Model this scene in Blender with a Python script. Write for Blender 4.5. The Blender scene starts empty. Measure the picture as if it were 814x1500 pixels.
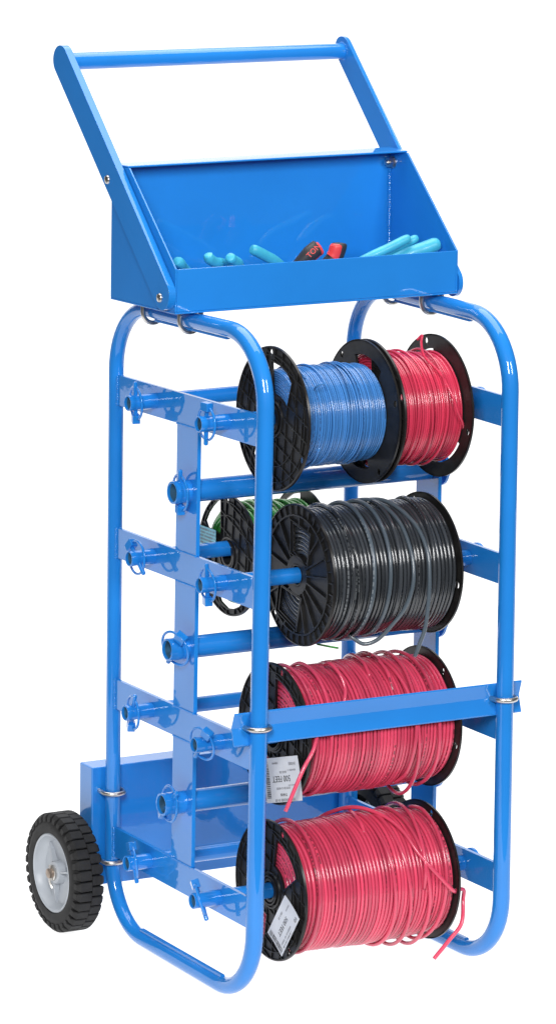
import bpy, bmesh, math, random
from mathutils import Vector, Matrix, geometry
random.seed(11)
PI = math.pi
sc = bpy.context.scene
S = 0.03            # one model unit = 3 cm
Z0 = 1.53           # model height of the floor

# ---------------------------------------------------------------- camera
cam_d = bpy.data.cameras.new('camera'); cam = bpy.data.objects.new('camera', cam_d); sc.collection.objects.link(cam)
YAW, PITCH, ROLL = 0.50036, 0.19365, 0.0105
fw = Vector((math.sin(YAW)*math.cos(PITCH), math.cos(YAW)*math.cos(PITCH), -math.sin(PITCH)))
rt = Vector((math.cos(YAW), -math.sin(YAW), 0)); up = rt.cross(fw)
r2 = rt*math.cos(ROLL)+up*math.sin(ROLL); u2 = -rt*math.sin(ROLL)+up*math.cos(ROLL)
M = Matrix((r2, u2, -fw)).transposed().to_4x4()
M.translation = Vector((-96.29821, -178.01426, 65.39055-Z0))*S
cam.matrix_world = M
cam_d.sensor_fit = 'HORIZONTAL'; cam_d.sensor_width = 36; cam_d.lens = 6502.9/814*36
cam_d.clip_start = 0.5; cam_d.clip_end = 500
sc.camera = cam

# ---------------------------------------------------------------- world, lamps, exposure
w = bpy.data.worlds.new('World'); sc.world = w; w.use_nodes = True
w.node_tree.nodes['Background'].inputs[0].default_value = (1, 1, 1, 1)
w.node_tree.nodes['Background'].inputs[1].default_value = 0.10
def area(name, loc, target, sx, sy, power, col=(1, 1, 1)):
    l = bpy.data.lights.new(name, 'AREA'); l.shape = 'RECTANGLE'; l.size = sx; l.size_y = sy; l.energy = power; l.color = col
    o = bpy.data.objects.new(name, l); sc.collection.objects.link(o); o.location = loc
    o.rotation_euler = (Vector(target)-Vector(loc)).to_track_quat('-Z', 'Y').to_euler()
    return o
area('overhead_softbox', (0.4, 1.2, 4.6), (0.3, 1.2, 0), 4, 4, 215)
area('left_softbox', (-2.0, -3.0, 2.35), (0.2, 0.2, 0.95), 0.8, 1.2, 136)
area('front_softbox', (0.9, -3.6, 2.5), (0.2, 0.2, 1.0), 0.9, 1.2, 80)
sc.view_settings.view_transform = 'Standard'; sc.view_settings.look = 'None'
sc.view_settings.exposure = 0; sc.view_settings.gamma = 1; sc.view_settings.use_curve_mapping = False
sc.render.engine = 'CYCLES'

# ---------------------------------------------------------------- model space
# small lack of squareness of the welded cart (a few millimetres at the corners)
WC = [(-0.03393, -0.0691, -0.06399), (0.18749, -0.10652, -0.01264), (-0.1678, 0.1032, 0.05765), (-0.15573, 0.13381, 0.0268),
      (0.28715, -0.08523, 0.0728), (0.07296, -0.06783, 0.00593), (-0.06693, 0.0162, -0.15046), (-0.13323, 0.05768, 0.06805)]
def T(p):
    x, y, z = p[0]-0.00484*(p[2]-20), p[1]-0.00977*(p[2]-20), p[2]
    if z > 34.3:
        q = (x+1.5)/15.7; y += .00030*(z-34.3)**3*q; z -= .0041*(z-34.3)**2*q
    a = x/13.6; b = y/14.7; c = (z-5)/28
    o = [0, 0, 0]
    for i in range(8):
        ww = (a if i & 1 else 1-a)*(b if i & 2 else 1-b)*(c if i & 4 else 1-c)
        for k in range(3): o[k] += ww*WC[i][k]
    return Vector((x+o[0], y+o[1], z+o[2]-Z0))*S
W, D = 13.44, 14.64

# ---------------------------------------------------------------- materials
def mat(name, col, rough=0.4, metal=0, coat=0, coat_r=0.03, noise=0.0, nscale=40, bump=0.0, bscale=200, spec=0.5, mottle=None, trans=0):
    m = bpy.data.materials.new(name); m.use_nodes = True; nt = m.node_tree; b = nt.nodes['Principled BSDF']
    b.inputs['Base Color'].default_value = (*col, 1); b.inputs['Roughness'].default_value = rough
    b.inputs['Metallic'].default_value = metal; b.inputs['Coat Weight'].default_value = coat
    b.inputs['Coat Roughness'].default_value = coat_r; b.inputs['Specular IOR Level'].default_value = spec
    b.inputs['Subsurface Weight'].default_value = trans
    if trans: b.inputs['Subsurface Radius'].default_value = (.01, .01, .01)
    tc = nt.nodes.new('ShaderNodeTexCoord')
    if noise:
        n = nt.nodes.new('ShaderNodeTexNoise'); n.inputs['Scale'].default_value = nscale; n.inputs['Detail'].default_value = 5
        nt.links.new(tc.outputs['Object'], n.inputs['Vector'])
        r = nt.nodes.new('ShaderNodeValToRGB'); r.color_ramp.elements[0].position = .3; r.color_ramp.elements[1].position = .7
        c2 = mottle or col
        r.color_ramp.elements[0].color = (*[max(0, c*(1-noise)) for c in col], 1)
        r.color_ramp.elements[1].color = (*[min(1, c*(1+noise)) for c in c2], 1)
        nt.links.new(n.outputs['Fac'], r.inputs['Fac']); nt.links.new(r.outputs['Color'], b.inputs['Base Color'])
    if bump:
        n2 = nt.nodes.new('ShaderNodeTexNoise'); n2.inputs['Scale'].default_value = bscale; n2.inputs['Detail'].default_value = 3
        nt.links.new(tc.outputs['Object'], n2.inputs['Vector'])
        bp = nt.nodes.new('ShaderNodeBump'); bp.inputs['Strength'].default_value = bump; bp.inputs['Distance'].default_value = .0006
        nt.links.new(n2.outputs['Fac'], bp.inputs['Height'])
        nt.links.new(bp.outputs['Normal'], b.inputs['Normal'])
        if coat: nt.links.new(bp.outputs['Normal'], b.inputs['Coat Normal'])
    return m
BLUE = mat('blue_powder_coat', (0.012, 0.208, 0.635), rough=.45, spec=.12, coat=1.0, coat_r=.018, noise=.05, nscale=9, bump=.07, bscale=120)
ZINC = mat('zinc_plated_steel', (.60, .58, .55), rough=.32, metal=1, noise=.15, nscale=90)
RUST = mat('dull_steel', (.36, .29, .24), rough=.45, metal=.9, noise=.25, nscale=90)
BLACK = mat('black_plastic', (.014, .0135, .013), rough=.40, spec=.35, noise=.35, nscale=60, bump=.15, bscale=300)
BLACKG = mat('glossy_black_plastic', (.013, .012, .012), rough=.30, noise=.3, nscale=60, spec=.35)
RUBBER = mat('tyre_rubber', (.016, .016, .0165), rough=.65, spec=.3, noise=.3, nscale=70, bump=.4, bscale=400)
RIMG = mat('grey_plastic_rim', (.42, .45, .49), rough=.38, noise=.08, nscale=25, trans=.15)
CYAN = mat('light_blue_grip', (.05, .42, .58), rough=.42, noise=.12, nscale=60, coat=.1)
GRIPK = mat('black_grip', (.03, .03, .032), rough=.5)
GRIPR = mat('red_grip', (.75, .06, .06), rough=.4)
STEEL = mat('tool_steel', (.35, .35, .36), rough=.3, metal=1)
PAPER = mat('white_label_paper', (.68, .69, .71), rough=.6, noise=.05, nscale=50)
INK = mat('printing_ink', (.05, .05, .055), rough=.6)
INKG = mat('grey_printing', (.25, .25, .27), rough=.6)
STICK = mat('pale_cyan_sticker', (.25, .62, .68), rough=.5, noise=.1, nscale=60)
BORE = mat('shaded_blue_tube_inside', (.035, .11, .19), rough=.5, noise=.4, nscale=80)  # inside of the painted tube, its shade put into a darker colour
COPPER = mat('bright_copper', (.8, .55, .45), rough=.3, metal=1)

def wire_mat(name, col, ink, rough=.24, marks=True, coat=.4, vary=.18):
    m = bpy.data.materials.new(name); m.use_nodes = True; nt = m.node_tree; b = nt.nodes['Principled BSDF']; L = nt.links
    b.inputs['Roughness'].default_value = rough; b.inputs['Coat Weight'].default_value = coat; b.inputs['Coat Roughness'].default_value = .12
    uv = nt.nodes.new('ShaderNodeUVMap'); uv.uv_map = 'uv'
    sep = nt.nodes.new('ShaderNodeSeparateXYZ'); L.new(uv.outputs[0], sep.inputs[0])
    def math_(op, a, bb):
        n = nt.nodes.new('ShaderNodeMath'); n.operation = op
        for i, v in enumerate((a, bb)):
            if v is None: continue
            if isinstance(v, (int, float)): n.inputs[i].default_value = v
            else: L.new(v, n.inputs[i])
        return n.outputs[0]
    def noise1(src, scale, detail=0):
        n = nt.nodes.new('ShaderNodeTexNoise'); n.noise_dimensions = '1D'; n.inputs['Detail'].default_value = detail
        n.inputs['Scale'].default_value = scale; L.new(src, n.inputs['W']); return n.outputs['Fac']
    vmix = nt.nodes.new('ShaderNodeValToRGB'); vmix.color_ramp.elements[0].position = .35; vmix.color_ramp.elements[1].position = .65
    vmix.color_ramp.elements[0].color = (*[c*(1-vary) for c in col], 1); vmix.color_ramp.elements[1].color = (*[min(1, c*(1+vary)) for c in col], 1)
    L.new(noise1(sep.outputs[0], .13), vmix.inputs['Fac'])
    out = vmix.outputs['Color']
    if marks:
        # printed legend along one side of the jacket: letters as short dashes
        ctr = math_('ADD', math_('MULTIPLY', noise1(sep.outputs[0], .035), 1.6), -.3)
        d = math_('SUBTRACT', sep.outputs[1], ctr); d = math_('ABSOLUTE', d, None); band = math_('LESS_THAN', d, .07)
        letters = math_('GREATER_THAN', noise1(sep.outputs[0], 5.5), .47)
        words = math_('GREATER_THAN', noise1(sep.outputs[0], .16), .47)
        f = math_('MULTIPLY', math_('MULTIPLY', band, letters), words); f = math_('MULTIPLY', f, .8)
        mx = nt.nodes.new('ShaderNodeMixRGB'); L.new(f, mx.inputs[0]); L.new(out, mx.inputs[1]); mx.inputs[2].default_value = (*ink, 1)
        out = mx.outputs[0]
    L.new(out, b.inputs['Base Color'])
    return m
W_BLUE = wire_mat('blue_wire_jacket', (.045, .18, .46), (.03, .07, .18))
W_RED = wire_mat('red_wire_jacket', (.54, .035, .08), (.12, .01, .02), marks=False)
W_PINK = wire_mat('pinkish_red_wire_jacket', (.60, .055, .115), (.11, .02, .03))
W_PINKP = wire_mat('pinkish_red_loose_wire', (.60, .055, .115), (.1, .02, .02), marks=False)
W_BLACK = wire_mat('black_wire_jacket', (.030, .034, .040), (.13, .14, .15), rough=.2, vary=.4, coat=.7)
W_BLACKHI = wire_mat('black_wire_highlit', (.065, .085, .105), (.25, .28, .3), rough=.3)  # black wire too; highlights on loose strands put into a lighter colour
W_GREEN = wire_mat('green_wire_jacket', (.05, .32, .05), (.2, .4, .2), marks=False)
# white floor and backdrop with an added glow that washes out contact shadows
WHITE = mat('white_sweep_added_glow', (.30, .30, .30), rough=.6)
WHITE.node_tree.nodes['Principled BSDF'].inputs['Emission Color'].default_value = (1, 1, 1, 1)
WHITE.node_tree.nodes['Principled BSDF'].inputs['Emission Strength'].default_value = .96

# ---------------------------------------------------------------- mesh builder
class MB:
    def __init__(s): s.v = []; s.f = []; s.sm = []; s.uv = {}
    def add(s, verts, faces, smooth=False, uvs=None):
        n = len(s.v); s.v += [tuple(v) for v in verts]
        for i, f in enumerate(faces):
            if uvs: s.uv[len(s.f)] = uvs[i]
            s.f.append([n+k for k in f]); s.sm.append(smooth)
        return s
    def box(s, x0, x1, y0, y1, z0, z1):
        v = [(x, y, z) for x in (x0, x1) for y in (y0, y1) for z in (z0, z1)]
        return s.add(v, [(0, 1, 3, 2), (4, 6, 7, 5), (0, 4, 5, 1), (2, 3, 7, 6), (0, 2, 6, 4), (1, 5, 7, 3)])
    def prism(s, loops, axis, lo, hi):
        """loops: outer and holes as 2-D points in the two other axes; extruded along axis"""
        idx = [i for i in range(3) if i != axis]
        def P3(p, h):
            q = [0, 0, 0]; q[axis] = h; q[idx[0]] = p[0]; q[idx[1]] = p[1]; return tuple(q)
        pts = [p for l in loops for p in l]
        tris = geometry.tessellate_polygon([[Vector((p[0], p[1], 0)) for p in l] for l in loops])
        n = len(pts); v = [P3(p, lo) for p in pts]+[P3(p, hi) for p in pts]
        f = [tuple(t) for t in tris]+[tuple(n+k for k in reversed(t)) for t in tris]
        o = 0
        for l in loops:
            m = len(l)
            for i in range(m): a = o+i; b = o+(i+1) % m; f.append((a, b, n+b, n+a))
            o += m
        return s.add(v, f)
    def tube(s, pts, r, seg=16, closed=False, cap=True, uv=False, u0=0.0, tw=0.0):
        pts = [Vector(p) for p in pts]; n = len(pts)
        rs = r if isinstance(r, (list, tuple)) else [r]*n
        def tan(i):
            if closed: return (pts[(i+1) % n]-pts[i-1]).normalized()
            return (pts[min(i+1, n-1)]-pts[max(i-1, 0)]).normalized()
        t = tan(0); nv = t.orthogonal().normalized()
        frames = []
        for i in range(n):
            t2 = tan(i); ax = t.cross(t2)
            if ax.length > 1e-8: nv = Matrix.Rotation(t.angle(t2), 3, ax.normalized()) @ nv
            nv = (nv-nv.dot(t2)*t2).normalized(); t = t2
            frames.append((nv.copy(), t.cross(nv)))
        v = []; ln = [u0]
        for i in range(n):
            a, b = frames[i]
            if i: ln.append(ln[-1]+(pts[i]-pts[i-1]).length)
            for k in range(seg):
                th = 2*PI*k/seg; v.append(pts[i]+rs[i]*(math.cos(th)*a+math.sin(th)*b))
        f = []; uvs = []
        # closing twist
        sh = 0
        if closed:
            a, b = frames[0]; c = frames[-1][0]
            sh = int(round(math.atan2(c.dot(b), c.dot(a))/(2*PI)*seg))
        for i in range(n if closed else n-1):
            j = (i+1) % n; so = sh if (closed and j == 0) else 0
            for k in range(seg):
                k2 = (k+1) % seg
                f.append((i*seg+k, i*seg+k2, j*seg+(k2+so) % seg, j*seg+(k+so) % seg))
                if uv:
                    l1 = ln[i]; l2 = ln[j] if j else ln[i]+.1
                    uvs.append(((l1, k/seg), (l1, (k+1)/seg), (l2, (k+1)/seg), (l2, k/seg)))
        if cap and not closed:
            f.append(tuple(range(seg-1, -1, -1))); f.append(tuple((n-1)*seg+k for k in range(seg)))
            if uv: uvs += [tuple((0, 0) for _ in range(seg))]*2
        return s.add(v, f, True, uvs if uv else None)
    def lathe(s, prof, cx, cy, seg=64, axis=0, closed=False):
        """prof: (x, r) pairs turned about the axle direction"""
        v = []
        for (x, r) in prof:
            for k in range(seg):
                th = 2*PI*k/seg; v.append((x, cx+r*math.cos(th), cy+r*math.sin(th)))
        f = []; n = len(prof)
        for i in range(n if closed else n-1):
            j = (i+1) % n
            for k in range(seg):
                k2 = (k+1) % seg; f.append((i*seg+k, j*seg+k, j*seg+k2, i*seg+k2))
        return s.add(v, f, True)
    def sphere(s, c, r, seg=8, rings=6, sx=1, sy=1, sz=1):
        v = []; f = []
        for i in range(rings+1):
            ph = PI*i/rings
            for k in range(seg):
                th = 2*PI*k/seg
                v.append((c[0]+sx*r*math.sin(ph)*math.cos(th), c[1]+sy*r*math.sin(ph)*math.sin(th), c[2]+sz*r*math.cos(ph)))
        for i in range(rings):
            for k in range(seg):
                k2 = (k+1) % seg; f.append((i*seg+k, (i+1)*seg+k, (i+1)*seg+k2, i*seg+k2))
        return s.add(v, f, True)
    def build(s, name, m, parent=None, origin=None, warp=True, bevel=0, sharp=35, raw=False):
        """origin: world position (metres) of the thing this mesh hangs under"""
        o0 = origin if origin is not None else Vector((0, 0, 0))
        if raw: vs = [Vector(p)*S for p in s.v]
        else: vs = [(T(p) if warp else Vector((p[0], p[1], p[2]-Z0))*S)-o0 for p in s.v]
        me = bpy.data.meshes.new(name); me.from_pydata([tuple(v) for v in vs], [], s.f)
        me.polygons.foreach_set('use_smooth', s.sm)
        if s.uv:
            ul = me.uv_layers.new(name='uv')
            for i, p in enumerate(me.polygons):
                if i in s.uv:
                    for li, q in zip(p.loop_indices, s.uv[i]): ul.data[li].uv = q
        me.materials.append(m)
        if not s.uv:
            bm = bmesh.new(); bm.from_mesh(me); bmesh.ops.recalc_face_normals(bm, faces=bm.faces); bm.to_mesh(me); bm.free()
        if any(s.sm) and not s.uv: me.set_sharp_from_angle(angle=math.radians(sharp))
        o = bpy.data.objects.new(name, me); sc.collection.objects.link(o)
        if bevel:
            md = o.modifiers.new('edge', 'BEVEL'); md.width = bevel*S; md.segments = 2; md.limit_method = 'ANGLE'; md.angle_limit = math.radians(40)
            md.harden_normals = False
        if parent: o.parent = parent
        return o
def tag(o, label=None, cat=None, group=None, kind=None):
    if label: o['label'] = label
    if cat: o['category'] = cat
    if group: o['group'] = group
    if kind: o['kind'] = kind
    return o
def thing(name, org, label, cat, group=None):
    o = bpy.data.objects.new(name, None); sc.collection.objects.link(o); o.location = org
    o.empty_display_size = .05
    return tag(o, label, cat, group)
def arc(cx, cy, r, a0, a1, n):
    return [(cx+r*math.cos(math.radians(a0+(a1-a0)*i/n)), cy+r*math.sin(math.radians(a0+(a1-a0)*i/n))) for i in range(n+1)]
def circ(cx, cy, r, n=48): return [(cx+r*math.cos(2*PI*i/n), cy+r*math.sin(2*PI*i/n)) for i in range(n)]
def smooth_path(ctrl, n=10):
    """Catmull-Rom through the control points"""
    P = [Vector(p) for p in ctrl]; P = [2*P[0]-P[1]]+P+[2*P[-1]-P[-2]]; out = []
    for i in range(1, len(P)-2):
        for k in range(n):
            t = k/n
            out.append(.5*((2*P[i])+(-P[i-1]+P[i+1])*t+(2*P[i-1]-5*P[i]+4*P[i+1]-P[i+2])*t*t+(-P[i-1]+3*P[i]-3*P[i+1]+P[i+2])*t**3))
    out.append(P[-2]); return out

# ---------------------------------------------------------------- setting
def setting():
    # sweep: flat floor, curve, wall; unseen left wing added low to shape reflections
    m = MB()
    def prof(top): return [(-18, 0), (45, 0)]+[(45+25*math.sin(math.radians(a)), 25-25*math.cos(math.radians(a))) for a in range(9, 91, 9)]+([(70, top)] if top > 25 else [])
    def strip(xa, xb, pr):
        n = len(pr); v = [(x, y, z+Z0) for x in (xa, xb) for (y, z) in pr]
        m.add(v, [(i, i+1, n+i+1, n+i) for i in range(n-1)], True)
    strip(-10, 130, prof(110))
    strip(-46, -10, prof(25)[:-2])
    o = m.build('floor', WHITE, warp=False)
    tag(o, 'plain white floor sweeping up into a white backdrop, with an added glow', kind='structure')
setting()
# ---------------------------------------------------------------- the cart
CO = T((W/2, D/2, Z0))
CO.z = 0
cart = thing('wire_reel_cart', CO, 'blue steel two-wheeled cart with axle rods, open tool tray on top and push handle', 'cart')
def part(mb, name, m=BLUE, parent=cart, **k):
    return mb.build(name, m, parent, origin=CO, **k)
ZB = [29.41, 21.69, 13.94, 6.24]; BH = .756
YF, YR, YM = 3.4, 10.5, 7.05
ZM = [25.5, 17.8, 10.1]
def side_frame(X, side):
    R = 3.35; z0 = 1.97; z1 = 33.79
    def C(cy, cz, a0, a1): return [(y, z) for y, z in arc(cy, cz, R, a0, a1, 14)]
    path = C(D-R, z1-R, 0, 90)+C(R, z1-R, 90, 180)
    path += [(0, z) for z in (26, 20, 14, 9)]+C(R, z0+R, 180, 270)+C(D-R, z0+R, 270, 360)+[(D, z) for z in (9, 14, 20, 26)]
    pts = [(X, y, z) for y, z in path]
    rs = [.415-.045*(y/D) for y, z in path]
    m = MB().tube(pts, rs, seg=28, closed=True)
    fr = part(m, 'side_frame')
    # skid strips welded inside the rails
    st = MB().box(X-.12, X+.12, 3.0, 11.4, z0+.36, z0+.5)
    part(MB().box(X-.12, X+.12, 3.6, 10.6, z1-.5, z1-.36), 'rail_strip', parent=fr, bevel=.03)
    part(st, 'rail_strip', parent=fr, bevel=.03)
    t = .1
    for zb in ZB:
        holes = []
        y0, y1 = .3, D-.3
        part(MB().prism([[(y0, zb-BH), (y1, zb-BH), (y1, zb+BH), (y0, zb+BH)]], 0, X-t, X+t), 'crossbar', parent=fr, bevel=.03)
        for yy in (.40, D-.34):
            for s_ in (-1, 1):
                z = zb-BH*.95; wd = MB()
                while z < zb+BH:
                    wd.sphere((X+s_*.11, yy, z), .07+.035*random.random(), 8, 6); z += .085+.03*random.random()
                part(wd, 'weld_bead', parent=fr)
    zt, zbm = ZB[0]-BH-.0, ZB[3]+BH
    segs = [(ZB[i+1]+BH+.002, ZB[i]-BH-.002) for i in range(3)]
    for a, b in segs:
        part(MB().box(X-t, X+t, 6.16, 8.23, a, b), 'upright_plate', parent=fr, bevel=.02)
    for a, b in segs:
        for z in (a, b):
            y = 6.2; wd = MB()
            while y < 8.2:
                wd.sphere((X-.1, y, z), .045+.02*random.random(), 7, 5); y += .06+.03*random.random()
            part(wd, 'weld_bead', parent=fr)
    return fr
side_frame(0, -1); side_frame(W, 1)

# linch pin: head block, pin through the rod, sprung wire ring; centre of the rod at the origin
def linch_pin_mesh():
    m = MB()
    m.tube([(0, 0, -1.05), (0, 0, -1.0), (0, 0, .62)], [.07, .11, .11], seg=12)
    m.box(-.19, .19, -.26, .26, .60, 1.02)
    pts = [(.02+.16*math.cos(a), .80*math.cos(a), .80*math.sin(a)+.02) for a in [2*PI*i/36 for i in range(36)]]
    m.tube(pts, .068, seg=8, closed=True)
    return m
pin0 = None
def rod(y, z, r, xl, phi, psi, tilt=0):
    global pin0
    xr = W+.85
    prof = [(xl+.35, r*.82), (xl, r*.82), (xl-.02, r*.86), (xl-.02, r*.94), (xl, r), (xr, r), (xr, .3)]
    ro = part(MB().lathe(prof, y, z, 36), 'axle_rod')
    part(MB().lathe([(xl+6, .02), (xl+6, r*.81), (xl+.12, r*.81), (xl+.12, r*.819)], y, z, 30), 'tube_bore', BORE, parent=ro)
    rw = .9 if r > .5 else .70
    # stop washer outside the far frame 
    part(MB().lathe([(W+.38, r), (W+.38, rw-.06), (W+.42, rw), (W+.55, rw), (W+.58, rw-.04), (W+.58, r*.5)], y, z, 40), 'stop_washer', parent=ro)
    if pin0 is None:
        pin0 = linch_pin_mesh().build('linch_pin', BLUE, raw=True, bevel=.03); p = pin0
    else:
        p = pin0.copy(); sc.collection.objects.link(p)
    p.parent = ro
    p.location = T((xl+.42, y, z))-CO
    # phi: direction of the head seen from the rod end, psi: turn of the ring about the pin, tilt: lean along the rod
    Mr = Matrix.Rotation(math.radians(-(phi-90)), 3, 'X') @ Matrix.Rotation(math.radians(tilt), 3, 'Y') @ Matrix.Rotation(math.radians(psi), 3, 'Z')
    p.rotation_euler = Mr.to_euler()
    k = r/.40
    p.scale = (1, max(1, .8+.2*k), max(.95, .8+.2*k))
    return ro
# phi: 0 = towards the front, 90 = up, 180 = towards the rear
rod(YR, ZB[0], .385, -1.56, 265, 17, 3)
rod(YF, ZB[0], .385, -1.62, 88, 12, 0)
rod(YR, ZB[1], .385, -1.40, 140, 12, 0)
rod(YF, ZB[1], .385, -1.42, 268, 12, 3)
rod(YR, ZB[2], .385, -1.52, 248, 17, 4)
rod(YF, ZB[2], .385, -1.55, 50, 30, 0)
rod(YR, ZB[3], .385, -1.36, 110, -8, 0)
rod(YF, ZB[3], .385, -1.48, 118, -20, -6)
rod(YM, ZM[0], .55, -.95, 262, 14, 4)
rod(YM, ZM[1], .55, -1.10, 48, 32, 0)
rod(YM, ZM[2], .55, -1.29, 222, 14, 0)

# front brace: shallow angle behind the front legs, clamped by U-bolts
def brace():
    yf, ya, t = .13, .36, .07
    prof = [(yf, 16.06), (ya, 15.36), (yf, 14.60), (yf+.03, 14.52), (ya+.09, 15.36), (yf+.03, 16.14)]
    n = len(prof); v = [(-1.22, y, z) for y, z in prof]+[(14.47, y, z) for y, z in prof]
    f = [(i, (i+1) % n, n+(i+1) % n, n+i) for i in range(n)]+[(0, 1, 4, 5), (1, 2, 3, 4), (n, n+5, n+4, n+1), (n+1, n+4, n+3, n+2)]
    b = part(MB().add(v, f), 'front_brace', bevel=.015)
    for X in (0, W):
        pts = [(X-.56, .8, 15.36), (X-.56, .3, 15.36)]+[(X+.56*math.cos(math.radians(a)), .05-.56*math.sin(math.radians(a)), 15.36) for a in range(165, 14, -15)]+[(X+.56, .3, 15.36), (X+.56, .8, 15.36)]
        part(MB().tube(pts, .125, seg=12), 'u_bolt', ZINC, parent=b)
        for s_ in (-1, 1): part(MB().prism([circ(X+s_*.56, 15.36, .24, 6)], 1, .48, .66), 'nut', ZINC, parent=b)
brace()

# rear box that carries the wheels
def rear_box():
    x0, x1, y0, y1, z0, z1 = -.96, 14.4, 15.06, 16.42, 3.80, 10.0
    b = part(MB().box(x0, x1, y0, y1, z0, z1), 'axle_box', bevel=.07)
    for X in (0, W):
        for z, drop in ((8.75, .0), (5.15, .0)):
            pts = [(X-.55, 15.3, z+.05), (X-.55, 14.8, z+.03)]+[(X+.55*math.cos(math.radians(a)), D-.03-.50*math.sin(math.radians(a)), z) for a in range(165, 14, -15)]+[(X+.55, 14.8, z+.03), (X+.55, 15.3, z+.05)]
            part(MB().tube(pts, .115, seg=12), 'u_bolt', ZINC, parent=b)
rear_box()

# wheels
def wheel(side):
    s = -1 if side < 0 else 1
    xo = -3.05 if s < 0 else W+3.05-0.0     # outer face
    cy, cz, R = 15.62, Z0+3.06, 3.06
    X = lambda d: xo-s*d                     # d measured inwards from the outer face
    wt = 1.72
    tyre = MB().lathe([(X(.18), 2.02), (X(.10), 2.08), (X(.06), 2.35), (X(.12), 2.62), (X(.24), 2.74), (X(.30), 2.83), (X(wt-.3), 2.83), (X(wt-.12), 2.6), (X(wt-.1), 2.02)], cy, cz, 96)
    NL = 34
    for row in (0, 1):
        for k in range(NL):
            a = 2*PI*(k+.5*row)/NL; da = 2*PI/NL*.44
            d0, d1 = (.14, .90) if row == 0 else (.92, wt-.12)
            sh0 = .16 if row == 0 else 0; sh1 = 0 if row == 0 else .14
            v = []
            for (d, r_) in ((d0-.05 if row == 0 else d0, 2.62), (d0-.03 if row == 0 else d0, 2.88), (d0+sh0, 3.06), (d1-sh1, 3.06), (d1, 2.93), (d1, 2.75)):
                nf = .66 if (row == 0 and d < d0+.01) or (row == 1 and d > d1-.01) else 1
                for q in (-da, -da*.86, da*.86, da):
                    rr = r_ - (.05 if abs(q) == da and r_ > 2.8 else 0)
                    v.append((X(d), cy+rr*math.cos(a+q*nf), cz+rr*math.sin(a+q*nf)))
            f = [(i*4+j, i*4+j+1, i*4+j+5, i*4+j+4) for i in range(5) for j in range(3)]
            f += [tuple(i*4 for i in range(6)), tuple(i*4+3 for i in range(6))]
            tyre.add(v, f)
    root = MB().lathe([(X(.16), 2.04), (X(.10), 1.98), (X(.16), 1.9), (X(.45), 1.82), (X(.62), 1.62), (X(.68), .9), (X(.66), .62), (X(.30), .56), (X(.26), .5), (X(.26), .30)], cy, cz, 72)
    for k in range(3):
        a = math.radians(54+113*k); c, sn = math.cos(a), math.sin(a); u = (-sn*.05, c*.05)
        v = []
        for (d, r_) in ((.66, .6), (.66, 1.66), (.34, .6), (.52, 1.66)):
            for q in (-1, 1): v.append((X(d), cy+r_*c+q*u[0], cz+r_*sn+q*u[1]))
        root.add(v, [(0, 1, 5, 4), (4, 5, 7, 6), (2, 6, 7, 3), (0, 4, 6, 2), (1, 3, 7, 5)])
    rim = part(root, 'rim')
    rim.name = 'wheel_rim'
    wh = part(tyre, 'wheel', RUBBER); rim.data.materials[0] = RIMG
    rim.parent = wh
    ax = MB().lathe([(X(.26), .40), (X(.16), .40), (X(.14), .36), (X(.14), .25)], cy, cz, 32)
    part(ax, 'axle_washer', ZINC, parent=wh)
    part(MB().lathe([(X(.3), .25), (X(-.04), .25), (X(-.07), .2), (X(-.07), .0)], cy, cz, 24), 'axle_end', RUST, parent=wh)
    part(MB().tube([(X(.09), cy+.05, cz+.42), (X(.06), cy, cz+.2), (X(.06), cy, cz-.45), (X(.12), cy-.15, cz-.75)], .06, seg=8), 'cotter_pin', ZINC, parent=wh)
    part(MB().lathe([(X(wt-.2), .3), (X(2.3), .3)], cy, cz, 20), 'axle', RUST, parent=wh)
wheel(-1); wheel(1)

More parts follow.
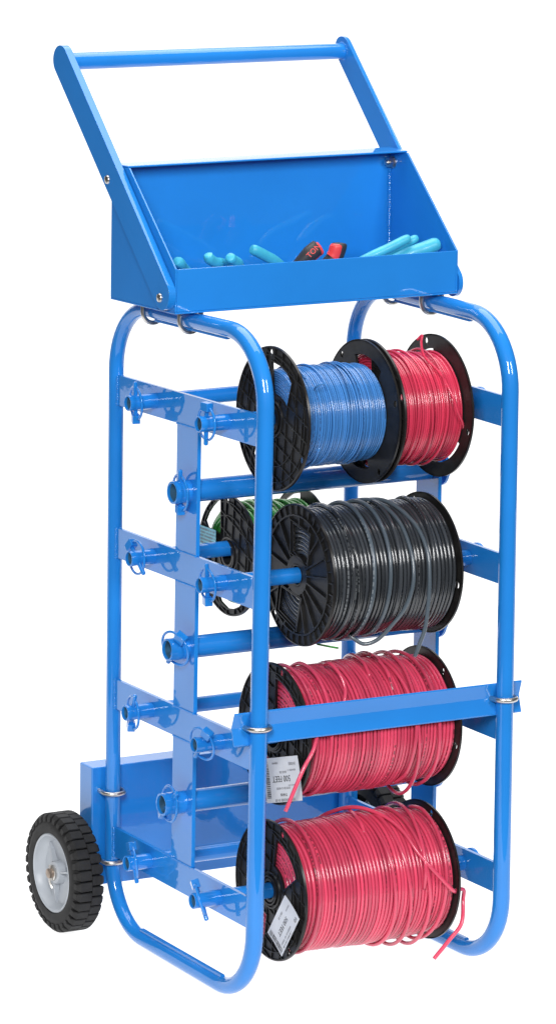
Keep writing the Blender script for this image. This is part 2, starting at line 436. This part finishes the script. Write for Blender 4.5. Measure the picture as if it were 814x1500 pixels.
# tray
def tray():
    x0, x1, y0, y1, z0, zl, zt = -1.50, 14.18, 6.05, 12.5, 34.27, 36.41, 40.82
    t = .1
    m = MB().box(x0, x1, y0, y1, z0, z0+t)                                     # bottom
    tr = part(m, 'tool_tray', bevel=.03)
    part(MB().box(x0+t+.002, x1-t-.002, y0, y0+t, z0+t+.002, zl), 'front_lip', parent=tr, bevel=.03)
    part(MB().box(x0+t+.002, x1-t-.002, y1-t, y1, z0+t+.002, zt-.002), 'back_panel', parent=tr, bevel=.02)
    side = [(y0, z0+t+.002), (y0, zl), (10.75, zt), (y1, zt), (y1, z0+t+.002)]
    part(MB().prism([side], 0, x0, x0+t), 'side_panel', parent=tr, bevel=.03)
    part(MB().prism([side], 0, x1-t, x1), 'side_panel', parent=tr, bevel=.03)
    part(MB().box(x0, x1, 10.85, y1+.02, zt+.003, zt+.10), 'top_flange', parent=tr, bevel=.04)
    for X in (x1-t-.04, x0+t+.04):
        z = z0+.4; wd = MB()
        while z < zt-.5:
            wd.sphere((X, y1-t-.05, z), .07+.05*random.random(), 8, 6); z += .10+.04*random.random()
        part(wd, 'weld_bead', parent=tr)
    # handle
    ya, za, yb, zb = 6.64, 35.17, 17.1, 45.66
    def arm(xa, xb, za):
        a = math.atan2(zb-za, yb-ya); R = .73; rb = .73; pts = []
        top = [(yb+R*math.cos(a+PI/2-PI*i/18), zb+R*math.sin(a+PI/2-PI*i/18)) for i in range(19)]
        bot = [(ya+rb*math.cos(a-PI/2-PI*i/18), za+rb*math.sin(a-PI/2-PI*i/18)) for i in range(19)]
        return MB().prism([top+bot], 0, xa, xb)
    h = part(MB().lathe([(x0-.02, .43), (x1+.02, .43)], yb-.03, zb-.08, 36), 'push_handle')
    for xa, xb, s in ((x0-.41, x0-.03, -1), (x1+.02, x1+.24, 1)):
        part(arm(xa, xb, za if s < 0 else za-.38), 'handle_arm', parent=h, bevel=.06)
        for (y, z) in ((6.79, 35.02), (12.11, 40.18)):
            b = MB(); xo = xa if s < 0 else xb
            xi = x0+t if s < 0 else x1-t
            b.lathe([(xo, .22), (xo+s*.04, .22), (xo+s*.09, .19), (xo+s*.12, .12), (xo+s*.13, .0)], y, z, 20)
            b.prism([circ(y, z, .27, 6)], 0, *sorted((xi-s*.05, xi-s*.30)))
            b.lathe([(xi, .33), (xi-s*.05, .33), (xi-s*.05, .1)], y, z, 20)
            b.lathe([(xi, .12), (xi-s*.45, .12), (xi-s*.45, 0)], y, z, 12)
            part(b, 'bolt', ZINC, parent=h)
        wd = MB(); xx = x0-.03 if s < 0 else x1+.03
        for i in range(22):
            a = 2*PI*i/22; wd.sphere((xx, yb-.03+.45*math.cos(a), zb-.08+.45*math.sin(a)), .06+.03*random.random(), 7, 5)
        part(wd, 'weld_bead', parent=h)
    # U-bolts under the tray round the top rails
    for X in (0, W):
        for y in (10.9, 7.25):
            zc = 33.76; r = .57
            pts = [(X-r, y, z0+.35), (X-r, y, zc+.1)]+[(X-r*math.cos(math.radians(a)), y, zc-r*math.sin(math.radians(a))) for a in range(0, 181, 15)]+[(X+r, y, zc+.1), (X+r, y, z0+.35)]
            part(MB().tube(pts, .12, seg=12), 'u_bolt', ZINC, parent=tr)
tray()
# ---------------------------------------------------------------- spools
def nz(seed, k=4):
    r = random.Random(seed); c = [(r.uniform(.4, 1.0)/(i+1)**.5, r.uniform(.13, .75)*(i+1), r.uniform(0, 6.28)) for i in range(k)]
    s = sum(a for a, _, _ in c)
    return lambda t: sum(a*math.sin(f*t+p) for a, f, p in c)/s
def hole_poly(cy, cz, ang, r0, r1, a0, a1, b0, b1, n=8):
    """window between radius r0 and r1; outer edge spans a0..a1, inner edge b0..b1 (deg about ang)"""
    P = lambda r, a: (cy-r*math.cos(math.radians(ang+a)), cz+r*math.sin(math.radians(ang+a)))
    pts = [P(r1, a0+(a1-a0)*i/n) for i in range(n+1)]+[P(r0, b1+(b0-b1)*i/n) for i in range(n+1)]
    return pts
def inside(p, poly):
    c = False; n = len(poly); j = n-1
    for i in range(n):
        if (poly[i][1] > p[1]) != (poly[j][1] > p[1]) and p[0] < (poly[j][0]-poly[i][0])*(p[1]-poly[i][1])/(poly[j][1]-poly[i][1])+poly[i][0]: c = not c
        j = i
    return c
def flange(X, out, cy, cz, R, root, org, kind='lattice', wins=(65, 235), smalls=(10, 130, 250), hub=.95, wsize=(-38, 25, -26, 27), name='flange', th=.05, polys=None, bore=.45):
    """disc at X; 'out' is the x direction of its outer, ribbed face"""
    P = lambda r, a: (cy-r*math.cos(math.radians(a)), cz+r*math.sin(math.radians(a)))
    holes = [circ(cy, cz, bore, 32)]
    if kind == 'lattice': wl = [hole_poly(cy, cz, a, hub+.38, R*.80, wsize[2], wsize[3], wsize[0], wsize[1]) for a in wins]
    elif kind == 'open': wl = [hole_poly(cy, cz, a, hub+.25, R*.84, wsize[2], wsize[3], wsize[0], wsize[1]) for a in wins]
    else: wl = [hole_poly(cy, cz, a, 1.35, 2.55, -13, 15, -27, 28) for a in wins]
    if polys: wl = [[(cy-a, cz+b) for a, b in p] for p in polys]
    holes += wl
    for a in smalls: p = P(R*.91, a); holes.append([(p[0]+.13*math.cos(t), p[1]+.17*math.sin(t)) for t in [2*PI*i/14 for i in range(14)]])
    m = MB().prism([circ(cy, cz, R, 120)]+holes, 0, X, X+out*th)
    fl = m.build(name, BLACK, root, origin=org, bevel=.0)
    # raised rim, hub ring and window rims
    xr = X+out*(th+.08); xo = X+out*th
    rm = MB().lathe([(xo, R-.09), (xr, R-.07), (xr-out*.02, R), (X, R+.012), (X, R-.08)], cy, cz, 120)
    rm.lathe([(xo, hub), (xr, hub-.03), (xr, hub-.11), (xo, hub-.12)], cy, cz, 60)
    rm.lathe([(xo, bore+.15), (xr+out*.05, bore+.13), (xr+out*.05, bore+.01), (xo, bore)], cy, cz, 40)
    if kind != 'radial': rm.lathe([(xo, hub*.8), (xr+out*.08, hub*.78), (xr+out*.08, hub*.70), (xo, hub*.69)], cy, cz, 40)
    for wpoly in wl:
        n = len(wpoly); c = (sum(p[0] for p in wpoly)/n, sum(p[1] for p in wpoly)/n)
        o2 = [(c[0]+(p[0]-c[0])*1.07, c[1]+(p[1]-c[1])*1.07) for p in wpoly]
        rm.prism([o2, wpoly], 0, xo, xr)
    rm.build('rim_and_hub', BLACKG, fl, origin=org)
    rb = MB()
    def rib(p, q, wdt=.04, h=.075):
        L = math.hypot(q[0]-p[0], q[1]-p[1])
        if L < .06: return
        nx, ny = -(q[1]-p[1])/L*wdt/2, (q[0]-p[0])/L*wdt/2
        rb.prism([[(p[0]+nx, p[1]+ny), (q[0]+nx, q[1]+ny), (q[0]-nx, q[1]-ny), (p[0]-nx, p[1]-ny)]], 0, xo, xo+out*h)
    if kind in ('lattice', 'open'):
        ok = lambda p: hub < math.hypot(p[0]-cy, p[1]-cz) < R-.08 and not any(inside(p, h) for h in wl)
        for fam in (22, 96):
            a = math.radians(fam); d = (math.cos(a), math.sin(a)); nrm = (-d[1], d[0]); o = -R+.3
            while o < R:
                run = None; s = -R
                while s <= R:
                    p = (cy+nrm[0]*o+d[0]*s, cz+nrm[1]*o+d[1]*s)
                    if ok(p):
                        if run is None: run = p
                        last = p
                    elif run is not None: rib(run, last); run = None
                    s += .04
                if run is not None: rib(run, last)
                o += .74
        for rr in (R*.88, R*.66):     # two concentric ribs
            n = 90
            for i in range(n):
                p = P(rr, 360*i/n); q = P(rr, 360*(i+1)/n)
                if ok(p) and ok(q): rib(p, q, .04, .08)
    else:
        big = []
        for wp in wl:
            n = len(wp); c = (sum(p[0] for p in wp)/n, sum(p[1] for p in wp)/n)
            big.append([(c[0]+(p[0]-c[0])*1.24, c[1]+(p[1]-c[1])*1.2) for p in wp])
        for i in range(18):
            a = 360/18*i+7
            run = None; q = hub-.02
            while q <= 2.86:
                p = P(q, a); free = not any(inside(p, h) for h in big)
                if free and run is None: run = p
                if free: last = p
                elif run is not None: rib(run, last, .08, .13); run = None
                q += .05
            if run is not None: rib(run, last, .08, .13)
        rb.lathe([(xo, 2.84), (xo+out*.12, 2.84), (xo+out*.12, 2.92), (xo, 2.92)], cy, cz, 90)
        for i in range(36):
            a = 10*i+3
            rib(P(2.93, a), P(R-.08, a), .06, .09)
        for wpoly in wl:
            n = len(wpoly); c = (sum(p[0] for p in wpoly)/n, sum(p[1] for p in wpoly)/n)
            o2 = [(c[0]+(p[0]-c[0])*1.28, c[1]+(p[1]-c[1])*1.24) for p in wpoly]; o1 = [(c[0]+(p[0]-c[0])*1.2, c[1]+(p[1]-c[1])*1.17) for p in wpoly]
            rb.prism([o2, o1], 0, xo, xo+out*.14)
        rb.prism([circ(cy, cz, hub, 40), circ(cy, cz, bore+.05, 30)], 0, xo, xo+out*.13)
    rb.build('ribs', BLACK, fl, origin=org)
    return fl

def coil(x0, x1, R, d, cy, cz, m, root, org, seed, jit=.25, rj=.2, sag=.0, slack=(), turns_seg=60, wv=.2, ends=True, core=.95, prof=None, seg=7):
    """wound wire: outer layer laid turn by turn, solid layer under it, turns seen through the flange windows"""
    r = random.Random(seed); n = int((x1-x0)/(d*1.02)); fx = nz(seed+1); fr_ = nz(seed+2); rr = d/2
    offs = [r.gauss(0, jit*d) for _ in range(n+3)]; ro = [abs(r.gauss(0, rj*d)) for _ in range(n+3)]
    for i in range(1, n+2): offs[i] = .5*offs[i]+.5*offs[i-1]*.7
    pr = prof or (lambda u: 0)
    bulge = [r.uniform(0, 2*PI) for _ in range(n+3)]
    pts = []
    for i in range(n*turns_seg+1):
        t = i/turns_seg; k = int(t); fr = t-k; a = 2*PI*fr
        sf = fr*fr*(3-2*fr)
        x = x0+rr+(x1-x0-d)*t/n+(offs[k]*(1-sf)+offs[k+1]*sf)+d*wv*math.sin(a+bulge[k]*.3)*fx(t)
        x = min(max(x, x0+rr), x1-rr)
        rad = R-rr+(ro[k]*(1-sf)+ro[k+1]*sf)+d*.25*fr_(t*.6)+pr((x-x0)/(x1-x0))
        rad += sag*max(0, -math.sin(a))**3
        pts.append((x, cy-rad*math.cos(a+PI), cz+rad*math.sin(a+PI)))
    c = MB().tube(pts, rr*.95, seg=seg, uv=True)
    w_ = c.build('wound_wire', m, root, origin=org)
    # the layer below (slightly narrower turns) closes the gaps
    n2 = n; pts = []
    for i in range(n2*36+1):
        t = i/36; a = 2*PI*t; x = x0+rr+(x1-x0-d)*t/n2
        rad = R-rr-d*.84+pr((x-x0)/(x1-x0)); pts.append((x+d*.5*(1 if x < x1-d else 0), cy-rad*math.cos(a), cz+rad*math.sin(a)))
    MB().tube(pts, rr*1.02, seg=6, uv=True).build('under_layer', m, w_, origin=org)
    if ends:
        for X in (x0+rr*.8, x1-rr*.8):
            e = MB(); q = core+rr
            while q < R-d*.6:
                ph = r.uniform(0, 6); wob = d*.25
                e.tube([(X+wob*math.sin(2*a+ph)*.6+(wob*.5 if X < (x0+x1)/2 else -wob*.5), cy-(q+wob*.5*math.sin(a+ph))*math.cos(a), cz+(q+wob*.5*math.sin(a+ph))*math.sin(a)) for a in [2*PI*i/48 for i in range(48)]], rr*.98, seg=6, closed=True, uv=True)
                q += d*1.0
            e.build('stacked_turns', m, w_, origin=org)
    MB().lathe([(x0+rr, core), (x0+rr, R-d*1.25), (x1-rr, R-d*1.25), (x1-rr, core)], cy, cz, 60).build('packed_wire', m, w_, origin=org)
    # loose turns riding on top: (x_start, x_end, a_start, a_end, extra radius, droop, droop_angle)
    for (xa, xb, a0, a1, ex, dr, da, mm) in slack:
        ps = []; N = 50
        for i in range(N+1):
            u = i/N; a = math.radians(a0+(a1-a0)*u); su = u*u*(3-2*u)
            lift = min(1, math.sin(PI*min(1, max(0, u)))*3)
            rad = R+rr*.6+ex*lift-(1-lift)*d*.7+dr*math.exp(-((math.degrees(a)-da)/26)**2)
            ps.append((xa+(xb-xa)*su, cy-rad*math.cos(a), cz+rad*math.sin(a)))
        MB().tube(ps, rr, seg=8, uv=True, u0=xa*7).build('loose_strand', mm or m, w_, origin=org)
    return w_
def spool(name, label, x0, x1, cy, cz, R, Rw, d, m, seed, kind='lattice', wl=(65, 235), wr=(75, 255), sl=(10, 130, 250), sr=(10, 130, 250), group='wire spools on the axle rods', wsl=(-38, 25, -26, 27), wsr=(-38, 25, -26, 27), pl=None, pr_=None, bore=.45, **k):
    org = T(((x0+x1)/2, cy, cz-R))
    root = thing(name, org, label, 'wire spool', group)
    f1 = flange(x0+.12, -1, cy, cz, R, root, org, kind, wl, sl, wsize=wsl, polys=pl, bore=bore)
    f2 = flange(x1-.12, 1, cy, cz, R, root, org, kind, wr, sr, wsize=wsr, polys=pr_, bore=bore)
    MB().lathe([(x0+.1, .95), (x1-.1, .95)], cy, cz, 48).build('core_tube', BLACK, root, origin=org)
    MB().lathe([(x0-.02, bore+.01), (x1+.02, bore+.01)], cy, cz, 40).build('bore', BLACK, root, origin=org)
    c = coil(x0+.14, x1-.14, Rw, d, cy, cz, m, root, org, seed, **k)
    return root, org, f1, f2, c
def strand(ctrl, rr, m, parent, org, name='loose_end', n=8):
    return MB().tube(smooth_path(ctrl, n), rr, seg=10, uv=True).build(name, m, parent, origin=org)

PA = [(-.12, 2.74), (.7, 2.62), (1.35, 2.35), (1.77, 1.94), (1.33, .62), (1.0, .95), (.55, 1.15), (.05, 1.25)]
rot180 = lambda p: [(-a, -b) for a, b in p]
# blue and red spools on the top front rod
rt1, og, *_r = spool('wire_spool', 'black plastic spool wound with thin blue wire, left one on the top front rod', 2.32, 7.37, YF, ZB[0]-.03, 3.45, 2.40, .105, W_BLUE, 1,
    wl=(64, 236), wr=(78, 258), pl=[PA, rot180(PA)], sl=(330, 208, 95), sr=(302, 128, 15), jit=.3, rj=.35,
    slack=[(3.4, 3.75, 60, 330, .03, 0, 0, None), (4.3, 4.1, -70, 190, .02, 0, 0, None), (5.2, 5.6, -60, 200, .03, 0, 0, None), (6.0, 5.8, -90, 170, .02, 0, 0, None), (2.9, 3.3, -80, 150, .02, 0, 0, None)],
    prof=lambda u: -.12+.1*math.sin(PI*u))
strand([(3.35, 1.25, 31.0), (3.28, .95, 31.2), (3.42, .78, 31.35), (3.62, .8, 31.3)], .06, W_BLUE, _r[2], og)
rt2, og, *_r = spool('wire_spool', 'black plastic spool wound with thin red wire, right one on the top front rod', 7.55, 11.42, YF, ZB[0]-.03, 3.45, 2.72, .125, W_RED, 2,
    wl=(110, 290), wr=(120, 300), sl=(20, 140, 260), sr=(345, 225, 105), jit=.35, rj=.4,
    slack=[(7.9, 8.5, 30, 170, .05, .05, 110, None), (8.6, 9.0, -80, 150, .03, 0, 0, None), (9.6, 9.3, -90, 140, .04, 0, 0, None), (10.2, 10.5, -100, 120, .03, 0, 0, None)],
    prof=lambda u: -.05-.18*u+.08*math.sin(PI*u))
strand([(10.0, 2.95, 32.72), (10.15, 2.75, 32.95), (10.02, 2.6, 32.6), (9.98, 2.2, 32.0), (10.35, 1.4, 31.3), (10.6, .75, 30.4), (10.9, .6, 29.5), (11.25, .7, 28.9), (11.45, .95, 28.4)], .0625, W_RED, _r[2], og)

# green spool on the second rear rod
rt3, og, g1, g2, gc = spool('wire_spool', 'spool of green wire behind the big black one, pale cyan sticker on its flange', 4.05, 8.3, YR, ZB[1]-.36, 3.03, 2.38, .17, W_GREEN, 3, kind='open', pl=[[(-.8, 2.7), (-1.25, 2.5), (-1.7, 2.15), (-2.05, 1.8), (-2.35, 1.35), (-2.1, 1.05), (-.75, .95)], [(-1.1, -1.9), (-.7, -2.45), (0, -2.68), (.6, -2.6), (1.2, -2.35), (1.7, -1.95), (.8, -1.0), (-.5, -.95)]], pr_=[[(-1.7, 2.15), (-1.0, 2.55), (-.2, 2.75), (-.1, 1.2), (-.85, .9)], rot180([(-1.7, 2.15), (-1.0, 2.55), (-.2, 2.75), (-.1, 1.2), (-.85, .9)])],
    wl=(128, 262), wr=(130, 262), sl=(95, 215, 335), sr=(60, 180, 300), wsl=(-30, 34, -34, 36), wsr=(-34, 34, -34, 34), jit=.6, rj=.8,
    slack=[(5.0, 6.2, 20, 200, .08, .1, 110, None), (6.6, 5.6, 20, 210, .1, .1, 100, None), (7.2, 6.8, 20, 200, .05, 0, 0, None)])
# big black spool on the second front rod
sl4 = [(4.9, 5.35, -80, 150, .04, 0, 0, None), (6.0, 6.5, -85, 150, .05, 0, 0, W_BLACKHI), (6.9, 7.35, -80, 140, .05, .03, -60, W_BLACKHI), (7.5, 8.0, -50, 150, .06, 0, 0, None),
       (9.4, 9.8, -30, 110, .03, 0, 0, None), (5.5, 5.2, -90, 120, .03, 0, 0, None)]
rt4, og, b1, b2, bc = spool('wire_spool', 'large spool of thick glossy black wire with one loop hanging below it', 3.88, 11.0, YF, ZB[1], 3.43, 3.17, .205, W_BLACK, 4, kind='radial', wv=.12, pl=[[(-.5, 2.43), (1.05, 2.12), (.85, .72), (-.45, 1.1)], [(-1.5, -.85), (.25, -1.15), (-.1, -2.55), (-1.7, -2.0)]],
    wl=(68, 250), wr=(20, 200), sl=(105, 345, 225), sr=(350, 110, 230), jit=.16, rj=.18, slack=sl4)
strand([(7.0, 6.2, 23.2), (7.4, 5.0, 24.55), (7.9, 3.3, 25.0), (8.25, 1.6, 24.35), (8.35, .5, 23.0), (8.25, .05, 21.6), (8.0, .35, 20.3), (7.55, .9, 19.3), (7.0, 1.2, 18.65), (6.45, 1.5, 18.45), (6.0, 1.8, 18.75), (5.6, 2.3, 19.1)], .1, W_BLACKHI, bc, og)
strand([(7.6, 6.0, 23.4), (7.8, 4.8, 24.6), (8.4, 3.0, 25.0), (9.0, 1.4, 24.2), (9.15, .35, 23.0), (9.1, -.02, 21.6), (9.05, .02, 20.2), (8.95, .1, 19.2), (8.65, .15, 18.35), (8.5, .2, 17.9)], .1, W_BLACKHI, bc, og)
strand([(4.9, 3.2, 18.25), (5.3, 2.6, 18.2), (5.7, 2.6, 18.1)], .05, W_GREEN, bc, og)
# pinkish red spools
rt5, og, p1, p2, pc = spool('wire_spool', 'spool of pinkish red wire behind the front brace, cut end hanging over its label', 2.86, 11.24, YF+.26, ZB[2], 3.45, 3.17, .185, W_PINK, 5, bore=.68,
    wl=(60, 240), wr=(10, 190), sl=(80, 200, 320), sr=(56, 20, 345), jit=.13, rj=.14, wv=.12, prof=lambda u: -.14+.16*math.sin(PI*min(1, u*1.1)),
    slack=[(7.2, 8.4, 60, 190, .12, 0, 0, None), (8.6, 9.3, -60, 150, .1, .0, -70, None), (9.4, 8.2, -110, 150, .05, .35, -75, None), (8.0, 8.6, 40, 200, .16, 0, 0, None), (4.0, 4.5, -70, 120, .03, 0, 0, None), (3.3, 3.6, -70, 150, .03, 0, 0, None), (10.2, 9.9, -100, 140, .06, 0, 0, None)])
strand([(5.15, 2.9, 17.3), (5.1, 2.3, 17.45), (5.25, 1.7, 17.1), (5.35, 1.3, 16.45), (5.2, 1.05, 16.0), (5.0, .95, 15.6)], .092, W_PINKP, pc, og)
strand([(3.75, .7, 15.0), (3.35, .38, 14.5), (2.95, .05, 13.9), (2.3, -.15, 13.05), (1.4, -.2, 11.2)], .095, W_PINKP, pc, og)
rt6, og6, q1, q2, qc = spool('wire_spool', 'lowest spool of pinkish red wire, a loose end threaded out through its right flange', 2.68, 11.15, YF, ZB[3], 3.45, 3.2, .195, W_PINK, 6,
    wl=(52, 232), wr=(10, 190), sl=(72, 195, 305), sr=(75, 355, 250), jit=.13, rj=.14, wv=.12, prof=lambda u: -.16+.18*math.sin(PI*min(1, u)),
    slack=[(6.9, 7.9, 60, 150, .05, 0, 0, None), (7.9, 7.4, -110, 110, .02, .05, -75, None), (8.9, 8.1, -110, 100, .03, .16, -78, None), (9.9, 9.1, -115, 120, .04, .24, -80, None), (9.3, 10.4, 0, 180, .12, 0, 0, None), (10.2, 10.6, -100, 100, .07, 0, 0, None), (3.4, 3.9, -70, 150, .03, 0, 0, None)])
strand([(6.2, 6.0, 8.4), (6.7, 5.0, 9.2), (7.4, 3.8, 9.72), (8.2, 2.6, 9.55), (8.75, 1.5, 8.95), (9.15, .55, 7.95), (9.75, .05, 7.1), (10.55, -.12, 6.2), (10.9, .1, 5.95)], .098, W_PINKP, qc, og6)
strand([(11.1, .25, 6.0), (11.6, .45, 5.85), (11.68, .6, 5.3), (11.3, .1, 4.3), (10.6, .05, 3.55), (9.75, .0, 2.75)], .098, W_PINKP, qc, og6)

# ---------------------------------------------------------------- printed labels on the flanges
def text_mesh(s, size):
    cu = bpy.data.curves.new('t', 'FONT'); cu.body = s; cu.size = size; cu.align_x = 'CENTER'; cu.align_y = 'CENTER'; cu.extrude = .004; cu.resolution_u = 3
    o = bpy.data.objects.new('t', cu); sc.collection.objects.link(o)
    me = bpy.data.meshes.new_from_object(o.evaluated_get(bpy.context.evaluated_depsgraph_get()))
    v = [tuple(x.co) for x in me.vertices]; f = [tuple(p.vertices) for p in me.polygons]
    bpy.data.objects.remove(o); bpy.data.curves.remove(cu); bpy.data.meshes.remove(me)
    return v, f
def label_tag(o3, ux, uy, w_, h_, items, parent, org, base=PAPER, curl=.05, name='paper_label'):
    """label whose centre is o3, axes ux, uy (model units, lying on the flange); items: (kind, text/size, x, y, ...)"""
    o3, ux, uy = Vector(o3), Vector(ux).normalized(), Vector(uy).normalized(); nn = ux.cross(uy)
    def Q(x, y, h=0): return o3+ux*x+uy*y+nn*(h+curl*((y/h_*2)**2)*(1 if y < 0 else .5))
    m = MB(); N = 8; v = []; f = []
    for k in (0, 1):
        for i in range(N+1):
            for j in range(N+1): v.append(Q((i/N-.5)*w_, (j/N-.5)*h_, -.012*k))
    for k in (0, 1):
        for i in range(N):
            for j in range(N): a = k*(N+1)**2+i*(N+1)+j; f.append((a, a+1, a+N+2, a+N+1))
    m.add(v, f, True); lb = m.build(name, base, parent, origin=org)
    ink = MB(); grey = MB(); r = random.Random(3)
    for it in items:
        if it[0] == 'text':
            tv, tf = text_mesh(it[1], it[4]); ink.add([Q(it[2]+a*it[5], it[3]+b, .006+c) for a, b, c in tv], tf)
        elif it[0] == 'fine':      # a line of print too small to read in the photograph
            x = it[2]-it[1]/2
            while x < it[2]+it[1]/2:
                ww = r.uniform(.02, .05); hh = it[4]*r.uniform(.7, 1)
                grey.add([Q(x, it[3]-hh/2, .008), Q(x+ww, it[3]-hh/2, .008), Q(x+ww, it[3]+hh/2, .008), Q(x, it[3]+hh/2, .008)], [(0, 1, 2, 3)]); x += ww+r.uniform(.012, .035)+(.05 if r.random() < .15 else 0)
        elif it[0] == 'bars':
            y = it[3]-it[4]/2
            while y < it[3]+it[4]/2:
                hh = r.uniform(.018, .06)
                ink.add([Q(it[2]-it[1]/2, y, .008), Q(it[2]+it[1]/2, y, .008), Q(it[2]+it[1]/2, y+hh, .008), Q(it[2]-it[1]/2, y+hh, .008)], [(0, 1, 2, 3)]); y += hh+r.uniform(.02, .05)
    ink.build('printing', INK, lb, origin=org)
    if grey.v: grey.build('fine_printing', INKG, lb, origin=org)
    return lb
items = [('text', '500 FEET', .1, -.05, .42, 1.0), ('bars', .34, 1.32, .0, 1.75), ('fine', 1.2, .0, .42, .12), ('fine', .6, -.1, -.35, .14), ('text', 'THHN', .0, .72, .2, 1.1), ('fine', 1.7, -.1, .98, .15),
         ('fine', .7, -.9, -.42, .1), ('fine', .6, -1.0, -.72, .16), ('fine', .5, .5, -.8, .1), ('fine', .8, -.9, .3, .08)]
# upside down on the second lowest spool; the view is from -x, so a label's own right is towards -y
label_tag((2.5, 2.05, 12.1), (-.05, .96, -.27), (.0, -.25, -.97), 3.2, 2.15, items, p1, T(((2.86+11.24)/2, YF+.26, ZB[2]-3.45)))
label_tag((2.34, 1.38, 5.05), (-.03, .55, -.84), (.0, -.86, -.52), 2.7, 1.6, [('text', '500 FEET', .1, -.05, .36, .9), ('bars', .28, 1.14, 0, 1.35), ('text', '10', -1.05, .55, .3, 1.0), ('fine', 1.3, .2, .45, .12), ('fine', 1.2, .3, .66, .12), ('fine', .5, -.2, -.5, .14), ('fine', .4, -.95, -.3, .1)], q1, og6)
lb = label_tag((3.86, 12.35, 21.95), (0, -1, .0), (0, 0, 1), 1.9, 1.0, [('fine', 1.7, 0, .36-.17*i, .1) for i in range(5)], g1, T(((4.05+8.3)/2, YR, ZB[1]-.36-3.03)), base=STICK, curl=.0, name='sticker')

# ---------------------------------------------------------------- pliers in the tray
def pliers(label, gripm, a_path, b_path, piv, jaw, ra=.265, two=None, kk=None):
    org = T(piv); root = thing('pliers', org, label, 'pliers', 'pliers lying in the tool tray')
    for i, path in enumerate((a_path, b_path)):
        ps = smooth_path(path, 8); n = len(ps); rg = ra[i] if isinstance(ra, tuple) else ra
        rs = [rg*(.62+.38*min(1, (j/n)*5)**.5) * (1-.35*max(0, (j/n-.6)/.4)) for j in range(n)]
        rs[0] = rg*.35
        g = MB().tube(ps, rs, seg=14).build('grip', gripm, root, origin=org)
        if two:
            ps2 = [p+Vector((0, -.02, .0)) for p in ps[0:int(n*.7)]]
            up_ = Vector((.05 if i else -.0, -.13, .12))
            MB().tube([p+Vector((.17, .07, -.03) if i == 0 else (-.17, -.05, -.03)) for p in ps2], [r_*.86 for r_ in rs[:len(ps2)]], seg=12).build('grip_edge', two, g, origin=org)
    P = Vector(piv); J = Vector(jaw); dr = (J-P).normalized(); sd = dr.cross(Vector((0, 0, 1))).normalized()
    for s_ in (-1, 1):
        MB().tube([P-dr*.4+sd*.12*s_, P+dr*.3+sd*.2*s_, P+dr*1.0+sd*.16*s_, P+dr*2.2+sd*.07*s_], [.18, .26, .2, .08], seg=8).build('jaw', STEEL, root, origin=org)
    MB().tube([P+Vector((0, 0, -.2)), P+Vector((0, 0, .26))], .2, seg=14).build('pivot', STEEL, root, origin=org)
    return root
pliers('leftmost pale blue handled pliers, one grip showing in the corner of the tray', CYAN, [(-.62, 7.6, 36.62), (-.3, 7.8, 36.45), (.3, 8.4, 36.05), (1.6, 9.2, 35.3)], [(.4, 7.4, 34.8), (.9, 8.0, 34.8), (1.7, 8.9, 34.9)], (2.2, 9.5, 35.0), (4.0, 11, 34.6))
pliers('pale blue handled pliers with two grips above the lip, left of centre', CYAN, [(1.05, 7.5, 36.85), (1.2, 7.6, 36.6), (1.7, 7.9, 36.35), (2.4, 8.4, 36.2), (3.6, 9.6, 35.5)], [(2.2, 7.4, 36.68), (2.4, 7.6, 36.5), (3.0, 8.0, 36.2), (4.0, 9.4, 35.5)], (4.3, 9.9, 35.3), (5.6, 11.3, 34.9))
pliers('pale blue handled pliers beside the black and red gripped pair', CYAN, [(3.45, 7.6, 36.95), (3.7, 7.6, 36.85), (4.3, 7.7, 36.55), (5.1, 7.9, 36.15), (6.2, 8.6, 35.5)], [(4.2, 7.4, 34.8), (4.9, 7.8, 34.8), (6.0, 8.5, 35.0)], (6.8, 9.1, 35.1), (8.6, 10.9, 34.7))
pk = pliers('pliers with black grips edged in red, in the middle of the tray', GRIPK, [(7.1, 7.4, 36.85), (6.95, 7.45, 36.75), (6.55, 7.5, 36.45), (6.0, 7.8, 35.8)], [(8.28, 7.5, 36.98), (8.25, 7.5, 36.75), (8.1, 7.6, 36.3), (7.4, 7.8, 35.6)], (6.4, 8.6, 35.2), (5.4, 9.8, 34.8), ra=.40, two=GRIPR)
pliers('pale blue handled pliers with the longest grip, right of centre in the tray', CYAN, [(12.28, 7.5, 36.93), (12.0, 7.5, 36.88), (11.0, 7.5, 36.5), (9.9, 7.6, 36.1), (9.0, 8.1, 35.6)], [(11.6, 8.6, 34.9), (10.6, 8.5, 34.9), (9.2, 8.7, 35.0)], (8.6, 8.9, 35.2), (6.9, 10.6, 34.8), ra=.24)
pliers('rightmost pale blue handled pliers, two thick grips side by side', CYAN, [(13.1, 8.1, 36.86), (12.75, 8.1, 36.72), (12.0, 8.3, 36.3), (11.3, 8.6, 35.8)], [(13.82, 7.3, 36.62), (13.5, 7.3, 36.55), (12.7, 7.4, 36.3), (11.9, 7.8, 35.95), (11.2, 8.3, 35.6)], (10.6, 9.2, 35.3), (9.2, 11.0, 34.9), ra=(.22, .36))
# worn lettering on the black grip
tv, tf = text_mesh('TON', .38)
u = Vector((.75, .0, .66)).normalized(); n_ = Vector((-.35, -.9, .3)).normalized(); v_ = n_.cross(u).normalized()*1
mm = MB(); mm.add([Vector((6.60, 7.04, 36.72))+u*a+v_*b+n_*c for a, b, c in tv], tf)
mm.build('lettering', GRIPR, pk, origin=T((6.4, 8.6, 35.2)))
